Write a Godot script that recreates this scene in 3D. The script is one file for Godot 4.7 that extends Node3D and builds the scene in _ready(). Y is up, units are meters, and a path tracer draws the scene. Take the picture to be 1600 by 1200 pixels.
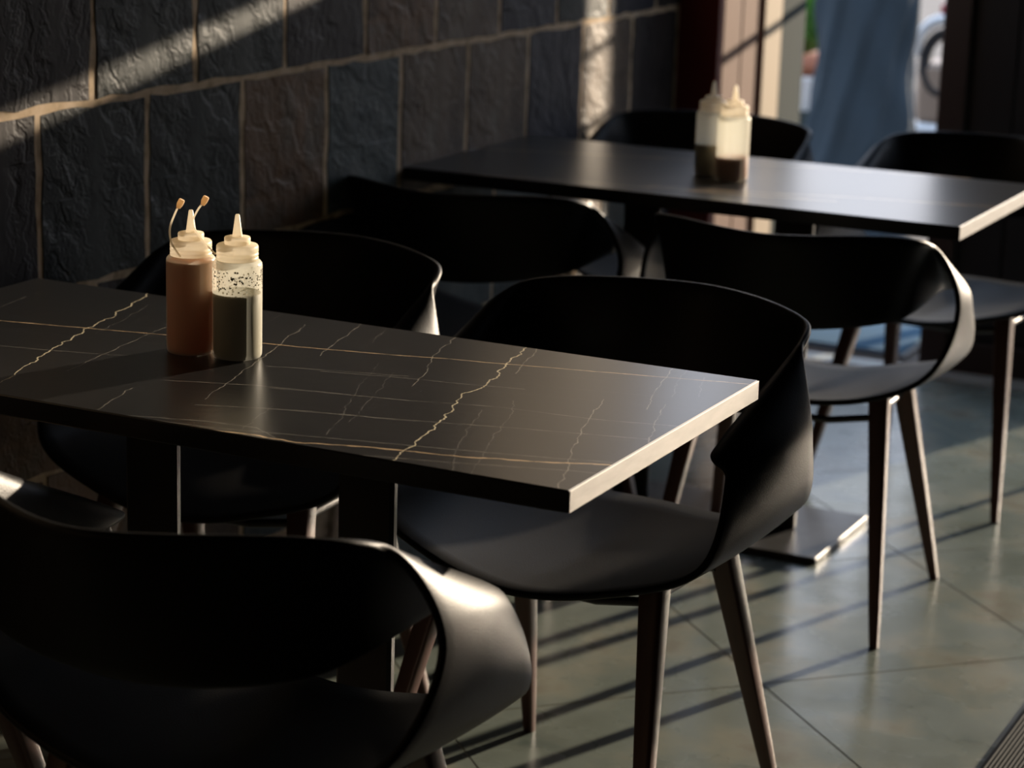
extends Node3D
# A corner of a dark cafe: two veined black tables, looping plastic armchairs, slate wall, low sun from the street.

var cam_at := Vector3(2.28275, 1.48093, 2.78141)
var taken := {}
var M := {}
var rng := RandomNumberGenerator.new()

# ------------------------------------------------------------------ naming
func numbered(called: String) -> String:
	if not taken.has(called):
		taken[called] = 0
		return called
	taken[called] += 1
	return "%s_%03d" % [called, taken[called]]

func tag(o: Node3D, label: String, category: String, group := "") -> Node3D:
	o.set_meta("label", label)
	o.set_meta("category", category)
	if group != "":
		o.set_meta("group", group)
	return o

func thing(called: String, label: String, category: String, at := Vector3.ZERO, turn := 0.0, group := "") -> Node3D:
	var o := Node3D.new()
	o.name = numbered(called)
	add_child(o)
	o.position = at
	o.rotation.y = turn
	tag(o, label, category, group)
	return o

func obj(called: String, mesh: Mesh, mat: Material, parent: Node3D, at := Vector3.ZERO) -> MeshInstance3D:
	var o := MeshInstance3D.new()
	o.name = called
	o.mesh = mesh
	o.material_override = mat
	o.position = at
	parent.add_child(o, true)
	return o

func struct(called: String, mesh: Mesh, mat: Material, at := Vector3.ZERO) -> MeshInstance3D:
	var o := obj(called, mesh, mat, self, at)
	o.set_meta("kind", "structure")
	return o

func dup(root: Node3D, at: Vector3, turn: float, label: String) -> Node3D:
	var r: Node3D = root.duplicate()
	r.name = numbered(String(root.name))
	add_child(r)
	r.position = at
	r.rotation.y = turn
	r.set_meta("label", label)
	return r

# ------------------------------------------------------------------ shapes
func begin(smooth := true) -> SurfaceTool:
	var st := SurfaceTool.new()
	st.begin(Mesh.PRIMITIVE_TRIANGLES)
	st.set_smooth_group(0 if smooth else -1)
	return st

func done(st: SurfaceTool) -> ArrayMesh:
	st.generate_normals()
	return st.commit()

func tri(st: SurfaceTool, a: Vector3, b: Vector3, c: Vector3) -> void:   # a b c run counter-clockwise seen from outside
	st.add_vertex(a)
	st.add_vertex(c)
	st.add_vertex(b)

func quad(st: SurfaceTool, a: Vector3, b: Vector3, c: Vector3, d: Vector3) -> void:
	tri(st, a, b, c)
	tri(st, a, c, d)

# a box with chamfered edges, from lo to hi
func add_box(st: SurfaceTool, lo: Vector3, hi: Vector3, ch := 0.002) -> void:
	st.set_smooth_group(-1)
	var c := (lo + hi) / 2.0
	var h := (hi - lo) / 2.0
	ch = minf(ch, minf(h.x, minf(h.y, h.z)) * 0.9)
	var i := h - Vector3(ch, ch, ch)
	for ax in 3:
		for s in [-1.0, 1.0]:
			var u := (ax + 1) % 3
			var v := (ax + 2) % 3
			var p := []
			for k in [[-1, -1], [1, -1], [1, 1], [-1, 1]]:
				var q := Vector3.ZERO
				q[ax] = h[ax] * s
				q[u] = i[u] * k[0]
				q[v] = i[v] * k[1]
				p.append(c + q)
			if s > 0:
				quad(st, p[0], p[1], p[2], p[3])
			else:
				quad(st, p[3], p[2], p[1], p[0])
	for ax in 3:
		var u := (ax + 1) % 3
		var v := (ax + 2) % 3
		for su in [-1.0, 1.0]:
			for sv in [-1.0, 1.0]:
				var a := Vector3.ZERO
				a[ax] = -i[ax]
				a[u] = h[u] * su
				a[v] = i[v] * sv
				var b := Vector3.ZERO
				b[ax] = -i[ax]
				b[u] = i[u] * su
				b[v] = h[v] * sv
				var a2 := a
				a2[ax] = i[ax]
				var b2 := b
				b2[ax] = i[ax]
				if su * sv > 0:
					quad(st, c + a, c + b, c + b2, c + a2)
				else:
					quad(st, c + a, c + a2, c + b2, c + b)
	for sx in [-1.0, 1.0]:
		for sy in [-1.0, 1.0]:
			for sz in [-1.0, 1.0]:
				var a := c + Vector3(h.x * sx, i.y * sy, i.z * sz)
				var b := c + Vector3(i.x * sx, h.y * sy, i.z * sz)
				var d := c + Vector3(i.x * sx, i.y * sy, h.z * sz)
				if sx * sy * sz > 0:
					tri(st, a, b, d)
				else:
					tri(st, a, d, b)

func box(lo: Vector3, hi: Vector3, ch := 0.002) -> ArrayMesh:
	var st := begin(false)
	add_box(st, lo, hi, ch)
	return done(st)

# rings of equal length joined into a skin; each ring counter-clockwise seen from its far end
func add_skin(st: SurfaceTool, rings: Array, cap0 := true, cap1 := true) -> void:
	st.set_smooth_group(0)
	for k in rings.size() - 1:
		var a: PackedVector3Array = rings[k]
		var b: PackedVector3Array = rings[k + 1]
		for j in a.size():
			var n := (j + 1) % a.size()
			quad(st, a[j], a[n], b[n], b[j])
	st.set_smooth_group(-1)
	for end in [0, 1]:
		if (end == 0 and not cap0) or (end == 1 and not cap1):
			continue
		var r: PackedVector3Array = rings[0] if end == 0 else rings[rings.size() - 1]
		var mid := Vector3.ZERO
		for p in r:
			mid += p / r.size()
		for j in r.size():
			var n := (j + 1) % r.size()
			if end == 0:
				tri(st, mid, r[n], r[j])
			else:
				tri(st, mid, r[j], r[n])

func add_lathe(st: SurfaceTool, prof: Array, n := 32, at := Vector3.ZERO) -> void:   # prof: Vector2(radius, height), from the bottom up
	var rings := []
	for p in prof:
		var r := PackedVector3Array()
		for j in n:
			var a := -TAU * j / n
			r.append(at + Vector3(cos(a) * p.x, p.y, sin(a) * p.x))
		rings.append(r)
	add_skin(st, rings, prof[0].x > 0.0005, prof[prof.size() - 1].x > 0.0005)

func lathe(prof: Array, n := 32) -> ArrayMesh:
	var st := begin()
	add_lathe(st, prof, n)
	return done(st)

# a swept tube; radii are (across, across2); power > 2 squares the section off
func add_tube(st: SurfaceTool, pts: Array, radii: Array, n := 12, power := 2.0, side := Vector3.RIGHT) -> void:
	var rings := []
	for k in pts.size():
		var d: Vector3 = (pts[mini(k + 1, pts.size() - 1)] - pts[maxi(k - 1, 0)]).normalized()
		var sd := Vector3.UP if absf(side.dot(d)) > 0.95 else side
		var u: Vector3 = (sd - d * sd.dot(d)).normalized()
		var v := d.cross(u)
		var r := PackedVector3Array()
		for j in n:
			var a := TAU * j / n
			var c := signf(cos(a)) * pow(absf(cos(a)), 2.0 / power)
			var s := signf(sin(a)) * pow(absf(sin(a)), 2.0 / power)
			r.append(pts[k] + (u * c + v * s) * float(radii[k]))
		rings.append(r)
	add_skin(st, rings)

func tube(pts: Array, radii: Array, n := 12, power := 2.0, side := Vector3.RIGHT) -> ArrayMesh:
	var st := begin()
	add_tube(st, pts, radii, n, power, side)
	return done(st)

# a flat outline (Vector2 = x, z; any winding) raised from y0 to y1, with a small chamfer round the top
func slab_mesh(poly: PackedVector2Array, y0: float, y1: float, ch: float) -> ArrayMesh:
	var st := begin(false)
	var p := poly.duplicate()
	if Geometry2D.is_polygon_clockwise(p):
		p.reverse()
	var ins := Geometry2D.offset_polygon(p, -ch)
	var top: PackedVector2Array = ins[0] if ins.size() else p
	if Geometry2D.is_polygon_clockwise(top):
		top.reverse()
	var f := func(q: Vector2, y: float) -> Vector3: return Vector3(q.x, y, q.y)
	var ids := Geometry2D.triangulate_polygon(top)
	for k in range(0, ids.size(), 3):
		var a: Vector2 = top[ids[k]]
		var b: Vector2 = top[ids[k + 1]]
		var c: Vector2 = top[ids[k + 2]]
		if (b - a).cross(c - a) > 0:
			tri(st, f.call(a, y1), f.call(c, y1), f.call(b, y1))
		else:
			tri(st, f.call(a, y1), f.call(b, y1), f.call(c, y1))
	if top.size() == p.size():
		var off := 0
		for k in p.size():
			if top[k].distance_to(p[0]) < top[off].distance_to(p[0]):
				off = k
		for k in p.size():
			var n := (k + 1) % p.size()
			quad(st, f.call(p[n], y1 - ch), f.call(p[k], y1 - ch), f.call(top[(k + off) % p.size()], y1), f.call(top[(n + off) % p.size()], y1))
	for k in p.size():
		var n := (k + 1) % p.size()
		quad(st, f.call(p[n], y0), f.call(p[k], y0), f.call(p[k], y1 - ch), f.call(p[n], y1 - ch))
	return done(st)

# ------------------------------------------------------------------ materials
func lin(r: float, g: float, b: float) -> Color:
	return Color(r, g, b).linear_to_srgb()

func mat(name_: String, c: Color, rough: float, spec := 0.5, metal := 0.0) -> StandardMaterial3D:
	var m := StandardMaterial3D.new()
	m.resource_name = name_
	m.albedo_color = c
	m.roughness = rough
	m.metallic = metal
	m.metallic_specular = spec
	M[name_] = m
	return m

func noise_tex(seed_: int, freq: float, oct: int, size := 512, ramp: Gradient = null, kind := FastNoiseLite.TYPE_SIMPLEX_SMOOTH) -> NoiseTexture2D:
	var n := FastNoiseLite.new()
	n.seed = seed_
	n.noise_type = kind
	n.frequency = freq
	n.fractal_octaves = oct
	n.fractal_gain = 0.55
	var t := NoiseTexture2D.new()
	t.width = size
	t.height = size
	t.seamless = true
	t.noise = n
	if ramp:
		t.color_ramp = ramp
	return t

func ramp(cols: Array) -> Gradient:
	var g := Gradient.new()
	var offs := PackedFloat32Array()
	var cs := PackedColorArray()
	for k in cols.size():
		offs.append(float(k) / (cols.size() - 1))
		cs.append(cols[k])
	g.offsets = offs
	g.colors = cs
	return g

func tri_uv(m: StandardMaterial3D, s: Vector3, world := true) -> void:
	m.uv1_triplanar = true
	m.uv1_world_triplanar = world
	m.uv1_scale = s

# cleft relief: flakes and streaks running at an angle, height in the red channel
func cleft_image(seed_: int, angle: float, stretch: float, n := 320) -> ImageTexture:
	var a := FastNoiseLite.new()
	a.seed = seed_
	a.noise_type = FastNoiseLite.TYPE_SIMPLEX
	a.fractal_type = FastNoiseLite.FRACTAL_FBM
	a.fractal_octaves = 5
	a.frequency = 0.016
	var b := FastNoiseLite.new()
	b.seed = seed_ + 7
	b.frequency = 0.02
	b.fractal_octaves = 4
	var im := Image.create(n, n, false, Image.FORMAT_RF)
	for y in n:
		for x in n:
			var wx := minf(1.0, minf(x, n - 1 - x) / 24.0)
			var w := b.get_noise_2d(x, y) * 26.0
			var u := (x * cos(angle) + y * sin(angle)) / stretch + w * 0.4
			var v := -x * sin(angle) + y * cos(angle) + w
			var q := (0.5 + 0.62 * a.get_noise_2d(u, v)) * 6.0
			var f := q - floorf(q)
			var h := (floorf(q) + smoothstep(0.72, 1.0, f)) / 6.0 + 0.05 * b.get_noise_2d(x * 7.0, y * 7.0)
			im.set_pixel(x, y, Color(h * wx + 0.5 * (1.0 - wx), 0, 0))
	return ImageTexture.create_from_image(im)

# the veined black laminate of the table tops: u along the table from the wall, v across it from the far side (thousandths)
func vein_image(plainer: bool) -> ImageTexture:
	var w := 1024 if plainer else 2048
	var h := 512 if plainer else 1024
	var im := Image.create(w, h, false, Image.FORMAT_RGB8)
	var base := FastNoiseLite.new()
	base.seed = 4
	base.frequency = 0.004
	base.fractal_octaves = 4
	for y in h:
		for x in w:
			var k := 0.5 + 0.5 * base.get_noise_2d(x * 0.35, y * 2.2)
			var g := 0.098 + 0.018 * k
			im.set_pixel(x, y, Color(g * 1.02, g, g * 1.01))
	var gold := Color(0.92, 0.79, 0.62)
	var pale := Color(0.90, 0.85, 0.72)
	var grey := Color(0.62, 0.60, 0.56)
	var thin := Color(0.50, 0.49, 0.47)
	if plainer:
		for l in [[-20, 475, -2, 460, 183, 334, 362, 215, 483, 162, 680, 75, 880, 4], [440, 850, 600, 776, 775, 655, 928, 590, 1010, 545], [120, 1010, 300, 925, 457, 880, 600, 835, 760, 770]]:
			vein(im, l, gold, 2.2, 1.0, 1.0)
		return ImageTexture.create_from_image(im)
	for l in [[-20, 500, 120, 450, 300, 370, 441, 306, 513, 279, 603, 238, 655, 207, 720, 180, 807, 139, 892, 99, 1010, 42]]:
		vein(im, l, gold, 2.3, 1.2, 1.0)
	for l in [[560, 1010, 600, 1002, 652, 985, 673, 990, 706, 985, 722, 970, 797, 929, 864, 904, 921, 864, 1010, 796]]:
		vein(im, l, gold, 3.4, 2.5, 1.0)
	for l in [[709, -5, 724, 145, 734, 235, 744, 278, 752, 430, 756, 530, 769, 589, 784, 713, 794, 805, 804, 916, 813, 1010], [173, -10, 201, 160, 225, 351, 245, 503, 261, 621, 286, 776, 309, 924, 335, 1020]]:
		vein(im, l, pale, 2.2, 6.0, 1.0)
	for l in [[614, -14, 640, 197, 672, 357, 688, 473], [724, 3, 747, 173, 757, 246], [893, -32, 920, 213, 945, 376], [953, 314, 972, 463, 998, 616], [888, 347, 909, 520, 944, 752, 965, 851, 990, 1005],
		[301, 268, 314, 473, 324, 597, 337, 765], [486, -14, 518, 251, 531, 339], [432, 82, 467, 319, 511, 649, 531, 806], [440, 808, 451, 909, 462, 993]]:
		vein(im, l, grey, 1.4, 3.2, 0.9)
	for l in [[913, 1, 946, 246], [944, 46, 971, 215], [808, 463, 835, 589, 862, 788, 898, 1000], [797, 566, 840, 836, 878, 1005], [605, 329, 656, 619, 693, 795, 710, 912], [640, 380, 680, 640, 705, 800], [525, 0, 548, 163],
		[606, 773, 632, 988], [213, 107, 240, 299, 255, 442], [60, 200, 90, 480, 120, 800], [380, 20, 400, 260]]:
		vein(im, l, thin, 1.1, 3.5, 0.75)
	for l in [[201, 654, 261, 629, 351, 576], [569, 463, 642, 424, 729, 392, 797, 361], [560, 650, 617, 624, 701, 588, 808, 526, 908, 510, 1000, 466], [600, 800, 661, 770, 766, 713, 869, 654, 995, 590],
		[709, 930, 813, 882, 913, 833, 1000, 782], [769, 1002, 860, 952, 978, 876, 1003, 866], [448, 717, 544, 647, 715, 583], [535, 853, 646, 770, 756, 727], [506, 488, 579, 443, 663, 397],
		[502, 997, 580, 950, 637, 937, 673, 980], [527, 1000, 599, 985, 658, 955, 709, 930]]:
		vein(im, l, grey, 1.3, 1.0, 0.95)
	rng.seed = 31
	for k in 46:   # hair-fine lines along the table
		var v0 := rng.randf_range(0, 1000)
		var u0 := rng.randf_range(0, 800)
		var len := rng.randf_range(120, 420)
		vein(im, [u0, v0, u0 + len, v0 - len * 0.43], thin, 0.7, 0.6, rng.randf_range(0.15, 0.4))
	return ImageTexture.create_from_image(im)

func vein(im: Image, l: Array, c: Color, width: float, jit: float, strength: float) -> void:
	var n := FastNoiseLite.new()
	n.seed = int(l[0]) + 3
	n.frequency = 0.02
	n.fractal_octaves = 4
	var w := im.get_width()
	var h := im.get_height()
	var run := 0.0
	for k in range(0, l.size() - 2, 2):
		var a := Vector2(l[k] / 1000.0 * w, l[k + 1] / 1000.0 * h)
		var b := Vector2(l[k + 2] / 1000.0 * w, l[k + 3] / 1000.0 * h)
		var d := b - a
		var side := Vector2(-d.y, d.x).normalized()
		var steps := int(d.length() * 1.4) + 1
		for s in steps:
			var t := float(s) / steps
			run += 0.7
			var env := sin(PI * t)
			var p := a + d * t + side * (n.get_noise_1d(run * 0.55) * jit * 3.2 + n.get_noise_1d(run * 3.0 + 77.0) * jit * 0.35) * (0.35 + 0.65 * env)
			var wd := width * (0.75 + 0.6 * n.get_noise_1d(run * 0.9 + 500.0))
			var al := strength * clampf(0.95 + 0.6 * n.get_noise_1d(run * 1.3 + 900.0), 0.25, 1.0)
			var r := int(ceilf(wd + 1.0))
			for oy in range(-r, r + 1):
				for ox in range(-r, r + 1):
					var x := int(p.x) + ox
					var y := int(p.y) + oy
					if x < 0 or y < 0 or x >= w or y >= h:
						continue
					var dist := Vector2(x + 0.5, y + 0.5).distance_to(p)
					var cover := clampf(wd + 0.5 - dist, 0.0, 1.0) * al
					if cover > 0.0:
						var old := im.get_pixel(x, y)
						if c.r * cover + 0.1 * (1.0 - cover) > old.r:
							im.set_pixel(x, y, old.lerp(c, cover))

func materials() -> void:
	var m := mat("grout", lin(0.74, 0.60, 0.46), 0.95, 0.25)
	m.albedo_texture = noise_tex(11, 0.02, 4, 256, ramp([Color(0.62, 0.60, 0.56), Color(0.9, 0.88, 0.84), Color(1, 1, 1)]))
	tri_uv(m, Vector3(3, 3, 3))
	var tones := {
		"slate_blue": [lin(0.0180, 0.0216, 0.0227), lin(0.0360, 0.0432, 0.0432), lin(0.0510, 0.0588, 0.0567)],
		"slate_navy": [lin(0.0190, 0.0207, 0.0293), lin(0.0345, 0.0362, 0.0483), lin(0.0517, 0.0517, 0.0621)],
		"slate_brown": [lin(0.0683, 0.0546, 0.0464), lin(0.1297, 0.0955, 0.0710), lin(0.1570, 0.1338, 0.1119)],
		"slate_rust": [lin(0.0683, 0.0525, 0.0446), lin(0.1575, 0.0919, 0.0525), lin(0.1116, 0.0945, 0.0788)],
		"slate_dark": [lin(0.0195, 0.0163, 0.0175), lin(0.0312, 0.0260, 0.0267), lin(0.0455, 0.0403, 0.0390)],
		"slate_teal": [lin(0.0397, 0.0517, 0.0569), lin(0.0690, 0.0862, 0.0914), lin(0.0949, 0.1079, 0.1087)],
	}
	var k := 0
	for name_ in tones:
		var s := mat(name_, Color.WHITE, 0.62, 0.34)
		s.albedo_texture = noise_tex(40 + k, 0.006 + 0.002 * (k % 3), 5, 256, ramp(tones[name_]))
		s.heightmap_enabled = true
		s.heightmap_texture = cleft_image(60 + 5 * k, [0.5, 1.25, 0.2, 0.7, 1.45, 0.35][k], [3.0, 4.0, 2.0, 2.5, 5.0, 3.5][k])
		s.heightmap_scale = 0.45
		tri_uv(s, Vector3(2.2, 2.2, 2.2), false)
		s.uv1_offset = Vector3(0.37 * k, 0.21 * k, 0.53 * k)
		k += 1
	var fl := mat("floor_stone", Color.WHITE, 0.34, 0.5)
	fl.albedo_texture = noise_tex(5, 0.005, 6, 1024, ramp([lin(0.085, 0.108, 0.096), lin(0.145, 0.168, 0.145), lin(0.165, 0.192, 0.170), lin(0.225, 0.232, 0.190), lin(0.17, 0.158, 0.118)]))
	fl.roughness_texture = noise_tex(9, 0.012, 4, 512, ramp([Color(0.62, 0.62, 0.62), Color(1, 1, 1)]))
	fl.heightmap_enabled = true
	fl.heightmap_texture = noise_tex(15, 0.01, 4, 512)
	fl.heightmap_scale = 0.05
	tri_uv(fl, Vector3(0.62, 0.62, 0.62))
	mat("floor_joint", lin(0.26, 0.24, 0.18), 0.8, 0.3)
	var tt := mat("laminate", Color.WHITE, 0.29, 0.5)
	tt.albedo_texture = vein_image(false)
	var t2 := mat("laminate_far", Color.WHITE, 0.29, 0.5)
	t2.albedo_texture = vein_image(true)
	mat("laminate_edge", lin(0.012, 0.012, 0.013), 0.35, 0.5)
	var eb := mat("edge_band", lin(0.42, 0.40, 0.38), 0.42, 0.5, 0.2)
	eb.albedo_texture = noise_tex(19, 0.02, 4, 256, ramp([Color(0.88, 0.88, 0.88), Color(1, 1, 1)]))
	tri_uv(eb, Vector3(2, 9, 2))
	mat("black_steel", lin(0.014, 0.014, 0.015), 0.38, 0.5, 0.0)
	var bp := mat("base_steel", lin(0.05, 0.05, 0.052), 0.42, 0.6, 0.3)
	bp.albedo_texture = noise_tex(23, 0.02, 4, 256, ramp([Color(0.6, 0.6, 0.6), Color(1, 1, 1)]))
	tri_uv(bp, Vector3(2, 2, 2))
	var sh := mat("black_plastic", lin(0.005, 0.005, 0.0053), 0.46, 0.29)
	sh.heightmap_enabled = true
	sh.heightmap_texture = noise_tex(27, 0.16, 3, 512)
	sh.heightmap_scale = 0.022
	tri_uv(sh, Vector3(4, 4, 4), false)
	var lg := mat("walnut_leg", Color.WHITE, 0.42, 0.5)
	lg.albedo_texture = noise_tex(29, 0.02, 4, 256, ramp([lin(0.040, 0.013, 0.008), lin(0.066, 0.024, 0.014), lin(0.054, 0.018, 0.011)]))
	tri_uv(lg, Vector3(9, 1.2, 9), false)
	var b := mat("bottle_plastic", Color(0.93, 0.91, 0.85, 0.55), 0.32, 0.5)
	b.transparency = BaseMaterial3D.TRANSPARENCY_ALPHA
	b.backlight_enabled = true
	b.backlight = Color(0.95, 0.95, 0.9)
	var cp := mat("cap_plastic", Color(0.93, 0.88, 0.78, 0.72), 0.34, 0.5)
	cp.transparency = BaseMaterial3D.TRANSPARENCY_ALPHA
	cp.backlight_enabled = true
	cp.backlight = Color(0.95, 0.92, 0.85)
	var tp := mat("tip_plastic", lin(0.75, 0.63, 0.50), 0.4, 0.5)
	tp.backlight_enabled = true
	tp.backlight = Color(0.95, 0.85, 0.7)
	var os := mat("orange_sauce", lin(0.46, 0.19, 0.06), 0.5, 0.4)
	os.backlight_enabled = true
	os.backlight = Color(0.46, 0.30, 0.10)
	mat("green_sauce", lin(0.085, 0.080, 0.022), 0.5, 0.4)
	mat("red_sauce", lin(0.34, 0.11, 0.045), 0.5, 0.4)
	mat("dark_red", lin(0.14, 0.016, 0.014), 0.6, 0.4)
	var pk := mat("pink_plank", Color.WHITE, 0.75, 0.22)
	pk.albedo_texture = noise_tex(33, 0.02, 4, 512, ramp([lin(0.085, 0.044, 0.029), lin(0.12, 0.066, 0.045), lin(0.10, 0.056, 0.038)]))
	tri_uv(pk, Vector3(6, 0.7, 6))
	mat("cream_paint", lin(0.24, 0.185, 0.12), 0.7, 0.25)
	mat("grey_paint", lin(0.028, 0.036, 0.035), 0.8, 0.12)
	mat("plaster", lin(0.42, 0.36, 0.28), 0.85, 0.3)
	mat("dark_panel", lin(0.016, 0.017, 0.020), 0.5, 0.4)
	mat("brown_frame", lin(0.035, 0.026, 0.024), 0.55, 0.4)
	mat("dull_wall", lin(0.018, 0.017, 0.016), 0.9, 0.3)
	mat("dark_ceiling", lin(0.015, 0.015, 0.015), 0.9, 0.3)
	mat("threshold_stone", lin(0.34, 0.36, 0.33), 0.5, 0.4)
	var pv := mat("pavement", Color.WHITE, 0.85, 0.4)
	pv.albedo_texture = noise_tex(37, 0.01, 5, 512, ramp([lin(0.07, 0.057, 0.046), lin(0.095, 0.078, 0.064), lin(0.11, 0.092, 0.078)]))
	tri_uv(pv, Vector3(0.5, 0.5, 0.5))
	mat("mat_rubber", lin(0.02, 0.023, 0.023), 0.8, 0.2)
	var cv := mat("blue_cover", lin(0.027, 0.038, 0.048), 0.85, 0.2)
	cv.heightmap_enabled = true
	cv.heightmap_texture = noise_tex(43, 0.03, 3, 256)
	cv.heightmap_scale = 0.2
	tri_uv(cv, Vector3(3, 3, 3))
	mat("reflection_blue", lin(0.04, 0.10, 0.16), 0.9, 0.2)  # bluish floor reflection put into the colour of an added sheet
	mat("white_paint", lin(0.55, 0.55, 0.55), 0.35, 0.5)
	mat("tan_plastic", lin(0.28, 0.21, 0.16), 0.6, 0.4)
	mat("rubber_black", lin(0.02, 0.02, 0.022), 0.6, 0.4)
	mat("chrome", lin(0.6, 0.6, 0.6), 0.2, 0.5, 0.9)
	mat("terracotta", lin(0.25, 0.10, 0.06), 0.8, 0.3)
	var lf := mat("leaf", lin(0.05, 0.14, 0.03), 0.5, 0.4)
	lf.backlight_enabled = true
	lf.backlight = Color(0.35, 0.55, 0.2)
	mat("tail_red", lin(0.25, 0.03, 0.04), 0.3, 0.5)
	var gl := mat("window_glass", Color(1, 1, 1, 0.04), 0.02, 0.5)
	gl.transparency = BaseMaterial3D.TRANSPARENCY_ALPHA

# ------------------------------------------------------------------ the room
func room() -> void:
	# floor: grouted slab, 60 cm stone tiles laid at 45 degrees on it
	var slab := struct("floor", box(Vector3(-0.2, -0.16, -3.35), Vector3(5.2, -0.0006, 4.6), 0.0002), M.floor_joint)
	var room_shape := PackedVector2Array([Vector2(0.0, -3.25), Vector2(3.2, -3.25), Vector2(3.2, 2.2), Vector2(0.0, 2.2)])
	var r2 := sqrt(0.5)
	var step := 0.597
	for i in range(-8, 12):
		for j in range(-8, 12):
			var a0 := 0.736 + (i - 4) * step + 0.0009
			var a1 := a0 + step - 0.0018
			var b0 := 0.138 + (j - 6) * step + 0.0009
			var b1 := b0 + step - 0.0018
			var sq := PackedVector2Array()
			for c in [Vector2(a0, b0), Vector2(a1, b0), Vector2(a1, b1), Vector2(a0, b1)]:   # c = ((x - z) / sqrt 2, (x + z) / sqrt 2)
				sq.append(Vector2((c.x + c.y) * r2, (c.y - c.x) * r2))
			for p in Geometry2D.intersect_polygons(sq, room_shape):
				if p.size() >= 3:
					obj("tile_%03d" % slab.get_child_count(), slab_mesh(p, -0.006, 0.0, 0.001), M.floor_stone, slab)
	struct("trim_1", box(Vector3(0.0, -0.1, -3.35), Vector3(5.2, 0.006, -3.255), 0.004), M.threshold_stone)
	# slate wall
	var wl := struct("wall_left", box(Vector3(-0.2, 0.0, -2.89), Vector3(-0.0005, 1.2955, 4.6), 0.001), M.grout)
	struct("wall_left_plaster", box(Vector3(-0.2, 1.2955, -2.89), Vector3(0.006, 2.8, 4.6), 0.004), M.plaster)
	var P := 0.3
	var H := 0.3032
	var row_top := 0.9895
	var known := {
		2: ["slate_dark", "slate_dark", "slate_blue", "slate_blue", "slate_rust", "slate_teal", "slate_brown", "slate_brown", "slate_navy", "slate_brown", "slate_dark", "slate_dark"],
		3: ["slate_dark", "slate_dark", "slate_blue", "slate_blue", "slate_dark", "slate_rust", "slate_brown", "slate_navy", "slate_blue", "slate_navy", "slate_dark", "slate_dark"],
	}
	var kinds := ["slate_blue", "slate_dark", "slate_brown", "slate_navy", "slate_teal", "slate_rust"]
	rng.seed = 12
	for row in 4:
		var y0 := maxf(0.0, row_top + (row - 3) * H + 0.0062)
		var y1 := minf(2.8, row_top + (row - 2) * H - 0.0062)
		if y1 - y0 < 0.02:
			continue
		for k in range(-9, 11):
			var za := -0.1797 - (k + (0.4917 if row % 2 == 1 else 0.0)) * P - 0.0088
			var zb := za - P + 0.0176
			zb = maxf(zb, -2.885)
			if za - zb < 0.03:
				continue
			var kind: String = kinds[rng.randi() % 6]
			if known.has(row) and k + 2 >= 0 and k + 2 < known[row].size():
				kind = known[row][k + 2]
			obj("tile_%03d" % wl.get_child_count(), slate_tile(za, zb, y0, y1), M[kind], wl, Vector3(0, (y0 + y1) / 2, (za + zb) / 2))
	# the other walls and the ceiling
	struct("wall_right", box(Vector3(5.0, 0, -3.35), Vector3(5.2, 2.8, 4.6), 0.001), M.dull_wall)
	struct("wall_front", box(Vector3(-0.2, 0, 4.4), Vector3(5.2, 2.8, 4.6), 0.001), M.dull_wall)
	struct("ceiling", box(Vector3(-0.2, 2.8, -3.45), Vector3(5.2, 2.95, 4.6), 0.001), M.dark_ceiling)
	# entrance: red jamb board, plank lining, frame
	struct("trim_2", box(Vector3(-0.02, 0.0, -2.925), Vector3(0.112, 1.30, -2.892), 0.003), M.dark_red)
	var lining := struct("wall_entrance", box(Vector3(-0.2, 0.0, -3.92), Vector3(-0.022, 1.03, -2.895), 0.001), M.brown_frame)
	for k in 4:
		var z1 := -2.93 - k * 0.146
		obj("plank", box(Vector3(-0.022, 0.0, z1 - 0.1425), Vector3(0.0, 1.035, z1), 0.004), M.pink_plank, lining)
	struct("trim_3", box(Vector3(-0.022, 0.0, -3.672), Vector3(0.012, 2.5, -3.518), 0.006), M.cream_paint)
	struct("trim_4", box(Vector3(-0.022, 0.0, -3.90), Vector3(0.006, 2.5, -3.680), 0.006), M.grey_paint)
	# back wall: dark partition right of the doorway, a slit above it, headers
	var wb := struct("wall_back", box(Vector3(0.665, 0.0, -3.46), Vector3(1.165, 1.532, -3.355), 0.002), M.dark_panel)
	for k in 4:
		obj("panel", box(Vector3(0.672 + k * 0.123, 0.10, -3.355), Vector3(0.790 + k * 0.123, 1.50, -3.347), 0.003), M.dark_panel, wb)
	obj("kick_board", box(Vector3(0.665, 0.0, -3.354), Vector3(1.165, 0.09, -3.340), 0.003), M.brown_frame, wb)
	struct("wall_header", box(Vector3(0.585, 1.572, -3.46), Vector3(1.30, 2.8, -3.35), 0.002), M.dull_wall)
	struct("wall_lintel", box(Vector3(-0.02, 2.2, -3.46), Vector3(0.585, 2.8, -3.35), 0.002), M.dull_wall)
	struct("trim_5", box(Vector3(0.585, 0.0, -3.46), Vector3(0.662, 1.578, -3.335), 0.004), M.brown_frame)
	struct("wall_window_head", box(Vector3(1.30, 2.25, -3.46), Vector3(5.2, 2.8, -3.35), 0.002), M.dull_wall)
	struct("wall_window_side", box(Vector3(2.75, 0.0, -3.46), Vector3(5.2, 2.25, -3.35), 0.002), M.dull_wall)
	var door := struct("added_door_1", box(Vector3(0.588, 0.02, -4.02), Vector3(0.630, 1.62, -3.47), 0.004), M.brown_frame)  # unseen leaf, added to block sun from part of the slate wall
	obj("door_handle", tube([Vector3(0.64, 0.9, -3.95), Vector3(0.672, 0.9, -3.95), Vector3(0.672, 1.2, -3.95), Vector3(0.64, 1.2, -3.95)], [0.008, 0.009, 0.009, 0.008], 10), M.chrome, door)
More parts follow.
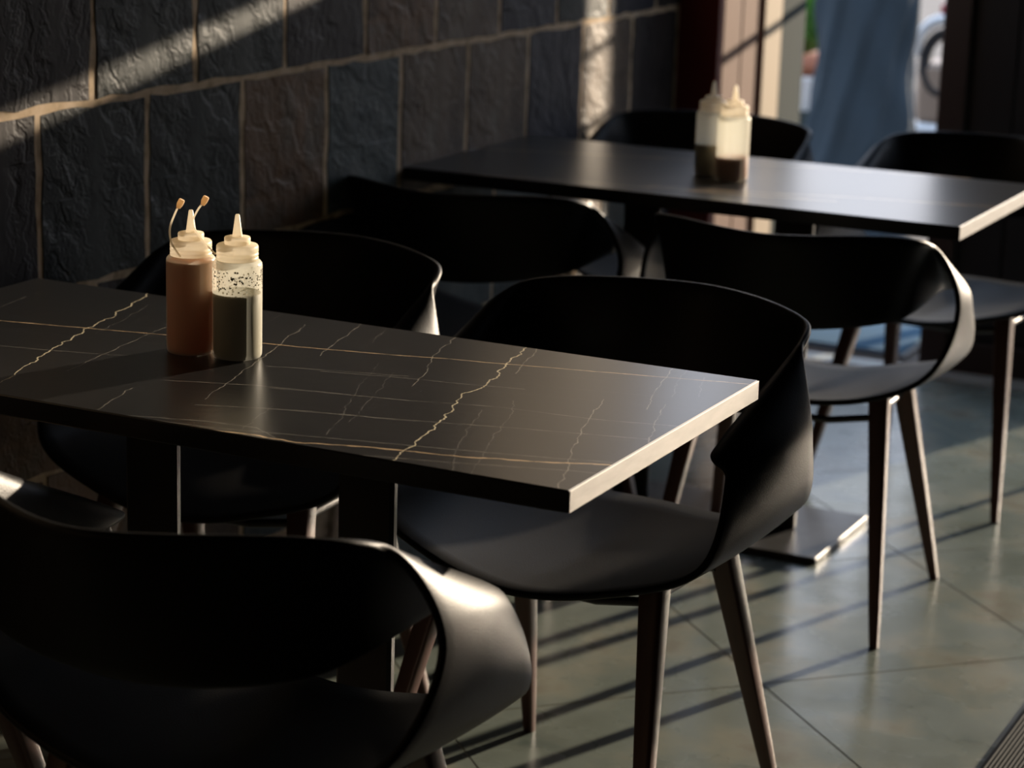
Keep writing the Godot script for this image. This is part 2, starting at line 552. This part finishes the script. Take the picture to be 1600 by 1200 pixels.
	var win := struct("window_1", box(Vector3(2.71, 0.0, -3.43), Vector3(2.75, 2.25, -3.37), 0.004), M.brown_frame)
	obj("window_sill", box(Vector3(1.165, 0.0, -3.43), Vector3(2.71, 0.035, -3.37), 0.004), M.brown_frame, win)
	obj("added_shade_band", box(Vector3(2.19, 0.80, -3.42), Vector3(2.71, 1.31, -3.38), 0.004), M.brown_frame, win)  # opaque band added out of view to keep sun off the centre chair arm
	obj("pane", box(Vector3(1.166, 0.035, -3.403), Vector3(2.71, 2.25, -3.397), 0.0005), M.window_glass, win)
	# outside
	struct("ground", box(Vector3(-30, -0.2, -60), Vector3(40, -0.02, -3.35), 0.001), M.pavement)
	var rail := thing("added_railing", "thin dark metal posts and rails, added out of view outside the entrance to shade the walls", "added_railing", Vector3(0, -0.02, -4.2))  # added unseen: posts block the sun, rails cast the bar shadows
	obj("post", tube([Vector3(0.572, 0, 0), Vector3(0.572, 1.5, 0)], [0.036, 0.036], 16), M.dark_panel, rail)
	obj("post", tube([Vector3(0.86, 0, 0), Vector3(0.86, 1.5, 0)], [0.036, 0.036], 16), M.dark_panel, rail)
	obj("rail", tube([Vector3(-0.3, 1.012, 0), Vector3(0.572, 1.012, 0)], [0.014, 0.014], 12), M.dark_panel, rail)
	for y in [1.08, 1.26]:
		obj("rail", tube([Vector3(0.572, y, 0), Vector3(0.86, y, 0)], [0.011, 0.011], 12), M.dark_panel, rail)
	obj("post", tube([Vector3(-0.3, 0, 0), Vector3(-0.3, 1.05, 0)], [0.02, 0.02], 12), M.dark_panel, rail)

func slate_tile(za: float, zb: float, y0: float, y1: float) -> ArrayMesh:
	var st := begin(true)
	var n := 6
	var cz := (za + zb) / 2
	var cy := (y0 + y1) / 2
	var g := []
	var tilt_y := rng.randf_range(-0.001, 0.001)
	var tilt_z := rng.randf_range(-0.001, 0.001)
	for i in n + 1:
		for j in n + 1:
			var edge := i == 0 or j == 0 or i == n or j == n
			var fz := float(i) / n
			var fy := float(j) / n
			var p := Vector3(0, lerpf(y0, y1, fy) - cy, lerpf(za, zb, fz) - cz)
			p.x = 0.0018 + rng.randf_range(-0.0007, 0.0007) + tilt_y * (fy - 0.5) + tilt_z * (fz - 0.5)
			if edge:
				p.x -= 0.0005
				p.y += rng.randf_range(-0.0036, 0.0036)
				p.z += rng.randf_range(-0.0036, 0.0036)
			g.append(p)
	for i in n:
		for j in n:
			var a: Vector3 = g[i * (n + 1) + j]
			var b: Vector3 = g[(i + 1) * (n + 1) + j]
			var c: Vector3 = g[(i + 1) * (n + 1) + j + 1]
			var d: Vector3 = g[i * (n + 1) + j + 1]
			quad(st, a, b, c, d)
	st.set_smooth_group(-1)
	var rim := []
	for i in n:
		rim.append(g[i * (n + 1)])
	for j in n:
		rim.append(g[n * (n + 1) + j])
	for i in n:
		rim.append(g[(n - i) * (n + 1) + n])
	for j in n:
		rim.append(g[n - j])
	for k in rim.size():
		var a: Vector3 = rim[k]
		var b: Vector3 = rim[(k + 1) % rim.size()]
		var a2 := Vector3(-0.006, a.y, a.z)
		var b2 := Vector3(-0.006, b.y, b.z)
		quad(st, a2, b2, b, a)
	return done(st)

# ------------------------------------------------------------------ tables
func make_table(label: String, at: Vector3, sheet: String) -> Node3D:   # local origin: the middle of the table on the floor
	var t := thing("cafe_table", label, "table", at, 0.0, "veined black tables along the slate wall")
	var L := 0.595
	var W := 0.302
	# top: the laminate sheet with UVs, its chamfer and the sides
	var st := begin(false)
	var c := 0.0016
	var y := 0.75
	var th := 0.0272
	var uv := func(x: float, z: float) -> Vector2: return Vector2((x + L) / (2 * L), (z + W) / (2 * W))
	var corners := [Vector2(-L, -W), Vector2(L, -W), Vector2(L, W), Vector2(-L, W)]
	var face := []
	for q in corners:
		face.append(Vector3(q.x - signf(q.x) * c, y, q.y - signf(q.y) * c))
	for id in [0, 2, 3, 0, 1, 2]:
		st.set_uv(uv.call(face[id].x, face[id].z))
		st.add_vertex(face[id])
	obj("table_top", done(st), M[sheet], t)
	var eb := begin(false)
	add_box(eb, Vector3(-L, y - th, -W), Vector3(L, y - 0.0002, W), c)
	obj("table_core", done(eb), M.laminate_edge, t)
	# right-hand end: a lighter edge strip
	obj("edge_strip", box(Vector3(L - 0.0006, y - th + 0.0006, -W + 0.0006), Vector3(L + 0.0012, y - 0.0008, W - 0.0006), 0.0005), M.edge_band, t)
	for s in [-1, 1]:
		obj("post", box(Vector3(s * 0.17 - 0.042, 0.012, -0.009), Vector3(s * 0.17 + 0.042, y - th - 0.005, 0.009), 0.005), M.black_steel, t)
	obj("mounting_plate", box(Vector3(-0.27, y - th - 0.006, -0.2), Vector3(0.27, y - th - 0.0002, 0.2), 0.001), M.black_steel, t)
	obj("base_plate", box(Vector3(-0.318, 0.0, -0.172), Vector3(0.318, 0.014, 0.172), 0.002), M.base_steel, t)
	return t

# ------------------------------------------------------------------ chairs
var E1 := [Vector3(0, 0.442, -0.238), Vector3(0.164, 0.454, -0.209), Vector3(0.274, 0.510, -0.177), Vector3(0.305, 0.624, -0.120), Vector3(0.268, 0.730, -0.155), Vector3(0.218, 0.763, -0.251), Vector3(0, 0.765, -0.356)]
var E2 := [Vector3(0, 0.413, 0.188), Vector3(0.140, 0.434, 0.177), Vector3(0.273, 0.486, 0.136), Vector3(0.281, 0.603, 0.079), Vector3(0.241, 0.627, 0.045), Vector3(0.206, 0.614, -0.234), Vector3(0, 0.592, -0.290)]

func loop(half: Array) -> Array:
	var l := half.duplicate()
	for k in range(5, 0, -1):
		l.append(half[k] * Vector3(-1, 1, 1))
	return l

func along(l: Array, t: float) -> Vector3:
	var n := l.size()
	var i := int(floorf(t)) % n
	var f := t - floorf(t)
	var a: Vector3 = l[(i + n - 1) % n]
	var b: Vector3 = l[i]
	var c: Vector3 = l[(i + 1) % n]
	var d: Vector3 = l[(i + 2) % n]
	return 0.5 * (2.0 * b + (c - a) * f + (2.0 * a - 5.0 * b + 4.0 * c - d) * f * f + (3.0 * b - a - 3.0 * c + d) * f * f * f)

func shell_mesh() -> ArrayMesh:
	var a := loop(E1)
	var b := loop(E2)
	var n := 132
	var m := 12
	var half := 0.0052
	var rings := []
	for i in n:
		var t := 12.0 * i / n
		var p1 := along(a, t)
		var p2 := along(b, t)
		var t1 := (along(a, fposmod(t + 0.03, 12.0)) - along(a, fposmod(t - 0.03, 12.0))).normalized()
		var t2 := (along(b, fposmod(t + 0.03, 12.0)) - along(b, fposmod(t - 0.03, 12.0))).normalized()
		var w := (p2 - p1).normalized()
		var near := minf(t, 12.0 - t)   # 0 at the seat, 3 at the arms, 6 at the back
		var sag := 0.020 * clampf(1.0 - near / 2.2, 0.0, 1.0) + 0.012 * maxf(0.0, 1.0 - absf(near - 3.2) / 1.6)
		var outer := []
		var inner := []
		for j in m + 1:
			var s := float(j) / m
			var tang := t1.lerp(t2, s).normalized()
			var nn := tang.cross(w).normalized()
			var p := p1.lerp(p2, s) + nn * sag * 4.0 * s * (1.0 - s)
			outer.append(p + nn * half)
			inner.append(p - nn * half)
		var ring := PackedVector3Array()
		for p in outer:
			ring.append(p)
		var mid2: Vector3 = (outer[m] + inner[m]) / 2.0
		ring.append(mid2.lerp(outer[m], 0.7) + w * half * 0.75)
		ring.append(mid2 + w * half)
		ring.append(mid2.lerp(inner[m], 0.7) + w * half * 0.75)
		for j in range(m, -1, -1):
			ring.append(inner[j])
		var mid1: Vector3 = (outer[0] + inner[0]) / 2.0
		ring.append(mid1.lerp(inner[0], 0.7) - w * half * 0.75)
		ring.append(mid1 - w * half)
		ring.append(mid1.lerp(outer[0], 0.7) - w * half * 0.75)
		rings.append(ring)
	rings.append(rings[0])
	var st := begin()
	add_skin(st, rings, false, false)
	return done(st)

func make_chair(label: String, at: Vector3, turn: float, group: String) -> Node3D:
	var t := thing("armchair", label, "chair", at, turn, group)
	obj("shell", shell_mesh(), M.black_plastic, t)
	for s in [-1.0, 1.0]:
		for f in [0, 1]:
			var top := Vector3(0.171 * s, 0.428, 0.071) if f == 1 else Vector3(0.173 * s, 0.440, -0.123)
			var foot := Vector3(0.235 * s, 0.0, 0.199) if f == 1 else Vector3(0.226 * s, 0.0, -0.252)
			var pts := []
			var rad := []
			for k in 9:
				var u := k / 8.0
				pts.append(foot.lerp(top, u))
				rad.append(lerpf(0.0082, 0.0190, pow(u, 0.8)))
			obj("leg", tube(pts, rad, 24, 5.0), M.walnut_leg, t)
	var st := begin()
	for s in [-1.0, 1.0]:
		add_tube(st, [Vector3(0.168 * s, 0.405, 0.075), Vector3(0.168 * s, 0.412, -0.12)], [0.007, 0.007], 12)
	for z in [0.075, -0.12]:
		add_tube(st, [Vector3(-0.168, 0.402, z), Vector3(-0.08, 0.386, z), Vector3(0.08, 0.386, z), Vector3(0.168, 0.402, z)], [0.007, 0.007, 0.007, 0.007], 12, 2.0, Vector3.UP)
	obj("seat_frame", done(st), M.black_steel, t)
	return t

# ------------------------------------------------------------------ bottles
func make_bottle(label: String, at: Vector3, turn: float, fill: float, sauce: String, tether: int, splash: bool) -> Node3D:
	var t := thing("squeeze_bottle", label, "bottle", at, turn)
	var r := 0.0335
	var sh := 0.134     # shoulder
	obj("bottle_body", lathe([Vector2(r - 0.006, 0.0), Vector2(r - 0.002, 0.0012), Vector2(r - 0.0004, 0.004), Vector2(r, 0.009), Vector2(r, sh - 0.008), Vector2(r - 0.0006, sh - 0.004), Vector2(r - 0.003, sh - 0.001), Vector2(0.0285, sh)], 48), M.bottle_plastic, t)
	var top := 0.004 + (sh - 0.008) * fill
	var ri := r - 0.0014
	var s := obj("sauce", lathe([Vector2(ri - 0.006, 0.0025), Vector2(ri - 0.001, 0.005), Vector2(ri, 0.010), Vector2(ri, top - 0.0012), Vector2(ri - 0.001, top), Vector2(ri - 0.004, top - 0.0008)], 48), M[sauce], t)
	if splash:
		var st := begin()
		rng.seed = 77
		for k in 150:
			var a := rng.randf_range(-2.6, 0.2) if k % 3 else rng.randf_range(0.0, TAU)
			var y := lerpf(top + 0.004, sh - 0.012, pow(rng.randf(), 0.6))
			var d := rng.randf_range(0.0005, 0.0016)
			var o := Vector3(cos(a), 0, -sin(a))
			var side := Vector3(-o.z, 0, o.x)
			var c := o * (r - 0.0006) + Vector3(0, y, 0)
			add_tube(st, [c - o * 0.0008, c, c + o * 0.0008], [d * 0.4, d, d * 0.4], 7, 2.0, side)
		var sp := obj("sauce_splash", done(st), M[sauce], s)
		sp.set_meta("kind", "stuff")
	# screw collar with rings, step and cone
	var c0 := sh - 0.001
	obj("collar", lathe([Vector2(0.0268, c0), Vector2(0.0282, c0 + 0.001), Vector2(0.0282, c0 + 0.005), Vector2(0.0270, c0 + 0.0062), Vector2(0.0282, c0 + 0.0074), Vector2(0.0282, c0 + 0.0105), Vector2(0.0270, c0 + 0.0117), Vector2(0.0282, c0 + 0.0129), Vector2(0.0280, c0 + 0.0195), Vector2(0.0268, c0 + 0.0215), Vector2(0.0180, c0 + 0.0222)], 48), M.cap_plastic, t)
	obj("cap_step", lathe([Vector2(0.0174, c0 + 0.0216), Vector2(0.0176, c0 + 0.030), Vector2(0.0168, c0 + 0.0318), Vector2(0.0070, c0 + 0.0322)], 40), M.cap_plastic, t)
	obj("nozzle", lathe([Vector2(0.0072, c0 + 0.0318), Vector2(0.0066, c0 + 0.035), Vector2(0.0030, c0 + 0.061), Vector2(0.0022, c0 + 0.0622), Vector2(0.0, c0 + 0.0624)], 24), M.cap_plastic, t)
	if tether > 0:
		var pts := []
		var rad := []
		var bow: Array = [[-0.010, 0.136], [-0.022, 0.155], [-0.024, 0.175], [-0.016, 0.197], [-0.012, 0.205]] if tether == 1 else [[-0.0275, 0.142], [-0.047, 0.163], [-0.058, 0.183], [-0.052, 0.200], [-0.044, 0.211]]
		var depth := 0.028 if tether == 1 else 0.012
		for k in 17:
			var u := k / 4.0
			var i := mini(int(u), 3)
			var q := []
			for o in [-1, 0, 1, 2]:
				var c: Array = bow[clampi(i + o, 0, 4)]
				q.append(Vector2(c[0], c[1]))
			var v: Vector2 = (q[1] as Vector2).cubic_interpolate(q[2], q[0], q[3], u - i)
			pts.append(Vector3(v.x, v.y, depth))
			rad.append(0.0013)
		var te := obj("tether", tube(pts, rad, 10), M.cap_plastic, t)
		var e: Vector3 = pts[16]
		obj("tip_cap", tube([e - Vector3(0.001, 0.003, 0), e + Vector3(0.001, 0.0015, 0), e + Vector3(0.004, 0.0075, 0), e + Vector3(0.0045, 0.0085, 0)], [0.0026, 0.0043, 0.0043, 0.0036], 16), M.tip_plastic, te)
	return t

# ------------------------------------------------------------------ things by the entrance
func outside() -> void:
	# blue-grey fabric cover hanging in folds over a parked two-wheeler
	var cov := thing("fabric_cover", "blue-grey fabric cover draped in slanting folds over something standing outside the doorway", "cover", Vector3(-0.300, -0.02, -5.5))
	var st := begin()
	var rings := []
	var n := 72
	for k in 26:
		var u := k / 25.0
		var y := 1.04 * u
		var w := 0.190 - 0.028 * exp(-pow((u - 0.60) / 0.16, 2.0)) + 0.03 * (1.0 - u) - 0.05 * maxf(0, u - 0.88) / 0.12
		var d := 0.17 - 0.03 * u
		if u > 0.93:
			w *= sqrt(maxf(0.02, 1.0 - pow((u - 0.93) / 0.075, 2.0)))
		var ring := PackedVector3Array()
		for j in n:
			var a := -TAU * j / n
			var fold := 0.008 * sin(a * 9.0 + u * 10.0) + 0.006 * sin(a * 5.0 - u * 17.0 + 1.0) + 0.003 * sin(a * 17.0 + u * 22.0)
			fold *= (1.0 - 0.7 * maxf(0.0, u - 0.8) / 0.2)
			ring.append(Vector3(cos(a) * (w + fold), y, sin(a) * (d + fold)))
		rings.append(ring)
	add_skin(st, rings, true, true)
	obj("cloth", done(st), M.blue_cover, cov)
	# parked scooter, half hidden, right of the cover
	var s := thing("scooter", "pale motor scooter parked outside, half hidden between the blue cover and the dark partition", "scooter", Vector3(-0.12, -0.02, -5.9), 0.0)
	var arch := []
	var rad := []
	for k in 13:
		var a := lerpf(0.15, PI * 0.98, k / 12.0)
		arch.append(Vector3(cos(a) * 0.115, 0.62 + sin(a) * 0.15, 0))
		rad.append(0.022)
	obj("mudguard", tube(arch, rad, 12, 3.0, Vector3(0, 0, 1)), M.white_paint, s)
	var wheel := []
	var wr := []
	for k in 25:
		var a := TAU * k / 24.0
		wheel.append(Vector3(cos(a) * 0.075, 0.60 + sin(a) * 0.115, -0.02))
		wr.append(0.024)
	obj("tyre", tube(wheel, wr, 12, 2.0, Vector3(0, 0, 1)), M.rubber_black, s)
	obj("tail_lamp", box(Vector3(-0.02, 0.79, -0.05), Vector3(0.10, 0.83, 0.01), 0.006), M.tail_red, s)
	obj("storage_box", box(Vector3(-0.10, 0.37, -0.25), Vector3(0.16, 0.60, 0.0), 0.02), M.tan_plastic, s)
	obj("foot_board", box(Vector3(-0.13, 0.29, -0.3), Vector3(0.17, 0.37, 0.03), 0.02), M.white_paint, s)
	obj("mirror", lathe([Vector2(0.0, 0.50), Vector2(0.03, 0.51), Vector2(0.035, 0.54), Vector2(0.0, 0.56)], 16), M.chrome, s, Vector3(0.085, 0, 0.06))
	var legs := begin()
	for x in [-0.09, -0.03, 0.04, 0.11]:
		add_tube(legs, [Vector3(x, 0.0, -0.05), Vector3(x, 0.32, -0.05)], [0.014, 0.014], 10)
	obj("stand", done(legs), M.rubber_black, s)
	# potted plant left of the cover
	var p := thing("potted_plant", "small green plant outside, in the gap between grey door frame and blue cover", "plant", Vector3(-0.74, -0.02, -6.1))
	obj("plant_stand", lathe([Vector2(0.12, 0.0), Vector2(0.12, 0.34), Vector2(0.11, 0.36)], 20), M.grey_paint, p)
	obj("pot", lathe([Vector2(0.07, 0.36), Vector2(0.10, 0.48), Vector2(0.105, 0.50), Vector2(0.09, 0.50)], 20), M.white_paint, p)
	obj("saucer", lathe([Vector2(0.09, 0.50), Vector2(0.11, 0.505), Vector2(0.11, 0.58), Vector2(0.08, 0.58)], 20), M.terracotta, p)
	rng.seed = 5
	for k in 34:
		var a := rng.randf_range(0, TAU)
		var ht := rng.randf_range(0.58, 0.95)
		var o := Vector3(cos(a), 0, sin(a))
		var base := Vector3(0, 0.58, 0)
		var tip := o * rng.randf_range(0.06, 0.17) + Vector3(0, ht, 0)
		var l := begin()
		var side := Vector3(-o.z, 0, o.x) * 0.03
		var mid := base.lerp(tip, 0.55) + Vector3(0, 0.06, 0)
		quad(l, base, mid + side, tip, mid - side)
		quad(l, base + Vector3(0, -0.002, 0), mid - side + Vector3(0, -0.002, 0), tip + Vector3(0, -0.002, 0), mid + side + Vector3(0, -0.002, 0))
		obj("leaf", done(l), M.leaf, p)
	var dm := thing("reflection_patch", "added blue sheet just outside the open doorway, its colour standing for light reflected on the floor", "reflection_patch", Vector3(0.24, -0.02, -3.72))  # added sheet: the bright blue reflection on the ground, given as colour
	obj("reflection_face", box(Vector3(-0.2, 0.0, -0.2), Vector3(0.24, 0.016, 0.2), 0.004), M.reflection_blue, dm)
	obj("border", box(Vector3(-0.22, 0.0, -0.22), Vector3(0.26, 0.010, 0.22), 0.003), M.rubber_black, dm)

func floor_mat() -> void:
	var t := thing("floor_mat", "dark ribbed rubber mat on the stone floor, in the bottom right corner", "mat", Vector3(1.478, 0, 0))
	obj("mat_backing", box(Vector3(0.0, 0.0001, -1.35), Vector3(0.40, 0.006, 1.3), 0.002), M.mat_rubber, t)
	var k := 0
	while k < 56:
		var x := 0.006 + k * 0.007
		obj("rib", box(Vector3(x, 0.005, -1.345), Vector3(x + 0.0044, 0.0085, 1.295), 0.0014), M.mat_rubber, t)
		k += 1

func _ready() -> void:
	# camera
	var cam := Camera3D.new()
	cam.name = "camera"
	add_child(cam)
	var cb := Basis(Vector3(0.896851, 0.031208, -0.441231), Vector3(-0.134292, 0.969636, -0.204381), Vector3(0.421455, 0.242553, 0.873810))
	cam.transform = Transform3D(cb.orthonormalized(), cam_at)
	cam.near = 0.05
	cam.far = 200.0
	var ca := CameraAttributesPhysical.new()
	ca.frustum_focal_length = 12.0 / tan(deg_to_rad(18.94268 / 2.0))
	ca.frustum_focus_distance = 3.0
	ca.exposure_aperture = 4.1
	cam.attributes = ca
	cam.current = true
	# sky
	var we := WorldEnvironment.new()
	we.name = "environment"
	var e := Environment.new()
	e.background_mode = Environment.BG_SKY
	var sky := Sky.new()
	var sm := ProceduralSkyMaterial.new()
	sm.sky_top_color = lin(0.48, 0.66, 0.95)
	sm.sky_horizon_color = lin(0.95, 0.88, 0.84)
	sm.sky_curve = 0.3
	sm.sky_energy_multiplier = 1.65
	sm.ground_bottom_color = lin(0.16, 0.15, 0.14)
	sm.ground_horizon_color = lin(0.30, 0.30, 0.30)
	sky.sky_material = sm
	e.sky = sky
	e.tonemap_mode = Environment.TONE_MAPPER_LINEAR
	e.tonemap_exposure = 1.12
	e.sdfgi_enabled = true
	e.ssao_enabled = true
	e.ssil_enabled = true
	we.environment = e
	add_child(we)
	# low sun from the street: 9.4 degrees high, 19 degrees off the wall
	var sun := DirectionalLight3D.new()
	sun.name = "sun"
	sun.light_color = lin(1.0, 0.83, 0.63)
	sun.light_energy = 4.0
	sun.light_angular_distance = 0.9
	sun.shadow_enabled = true
	sun.sky_mode = DirectionalLight3D.SKY_MODE_LIGHT_ONLY
	add_child(sun)
	sun.look_at_from_position(Vector3(0.3212, 0.1633, -0.9328) * 20.0, Vector3.ZERO)

	materials()
	room()
	make_table("black table with cream veins nearest the camera, the one with the orange and olive bottles", Vector3(0.6858, 0, 0.248), "laminate")
	make_table("second black table farther along the slate wall, glare on its top", Vector3(0.588, 0, -1.70), "laminate_far")

	var g := "black plastic armchairs at the two tables"
	var a := make_chair("black armchair in the lower left foreground, its curved arm lit white by the sun", Vector3(0.937, 0, 0.637), PI - 0.023, g)
	dup(a, Vector3(0.297, 0, 0.634), PI, "black armchair at the left edge, only its pale arm tip showing beneath the near table")
	dup(a, Vector3(0.974, 0, -0.171), -0.114, "black armchair in the centre, facing the camera under the near table's right end")
	dup(a, Vector3(0.352, 0, -0.208), -0.004, "black armchair behind the squeeze bottles on the far side of the near table")
	dup(a, Vector3(0.918, 0, -1.361), PI + 0.055, "black armchair at right with its back to the camera, pushed up to the far table")
	dup(a, Vector3(0.249, 0, -1.390), PI + 0.002, "black armchair next to the slate wall, its back against the far table's near edge")
	dup(a, Vector3(0.940, 0, -2.240), -0.12, "black armchair on the far side of the far table, cut by the right edge")
	dup(a, Vector3(0.290, 0, -2.200), 0.0, "black armchair behind the far table's bottles, beside the doorway")

	make_bottle("squeeze bottle full of orange sauce on the near table, loose tip cap on a tether", Vector3(0.564, 0.75, 0.226), 0.449, 0.98, "orange_sauce", 1, false)
	make_bottle("squeeze bottle half full of olive green sauce on the near table, splashes inside", Vector3(0.632, 0.75, 0.217), 0.449, 0.68, "green_sauce", 2, true)
	make_bottle("blurred squeeze bottle with dark green sauce on the far table, left of its pair", Vector3(0.565, 0.75, -1.700), 0.2, 0.50, "green_sauce", 0, false)
	make_bottle("blurred squeeze bottle with a little red-brown sauce on the far table, right of its pair", Vector3(0.627, 0.75, -1.662), 0.3, 0.36, "red_sauce", 0, false)
	floor_mat()
	outside()
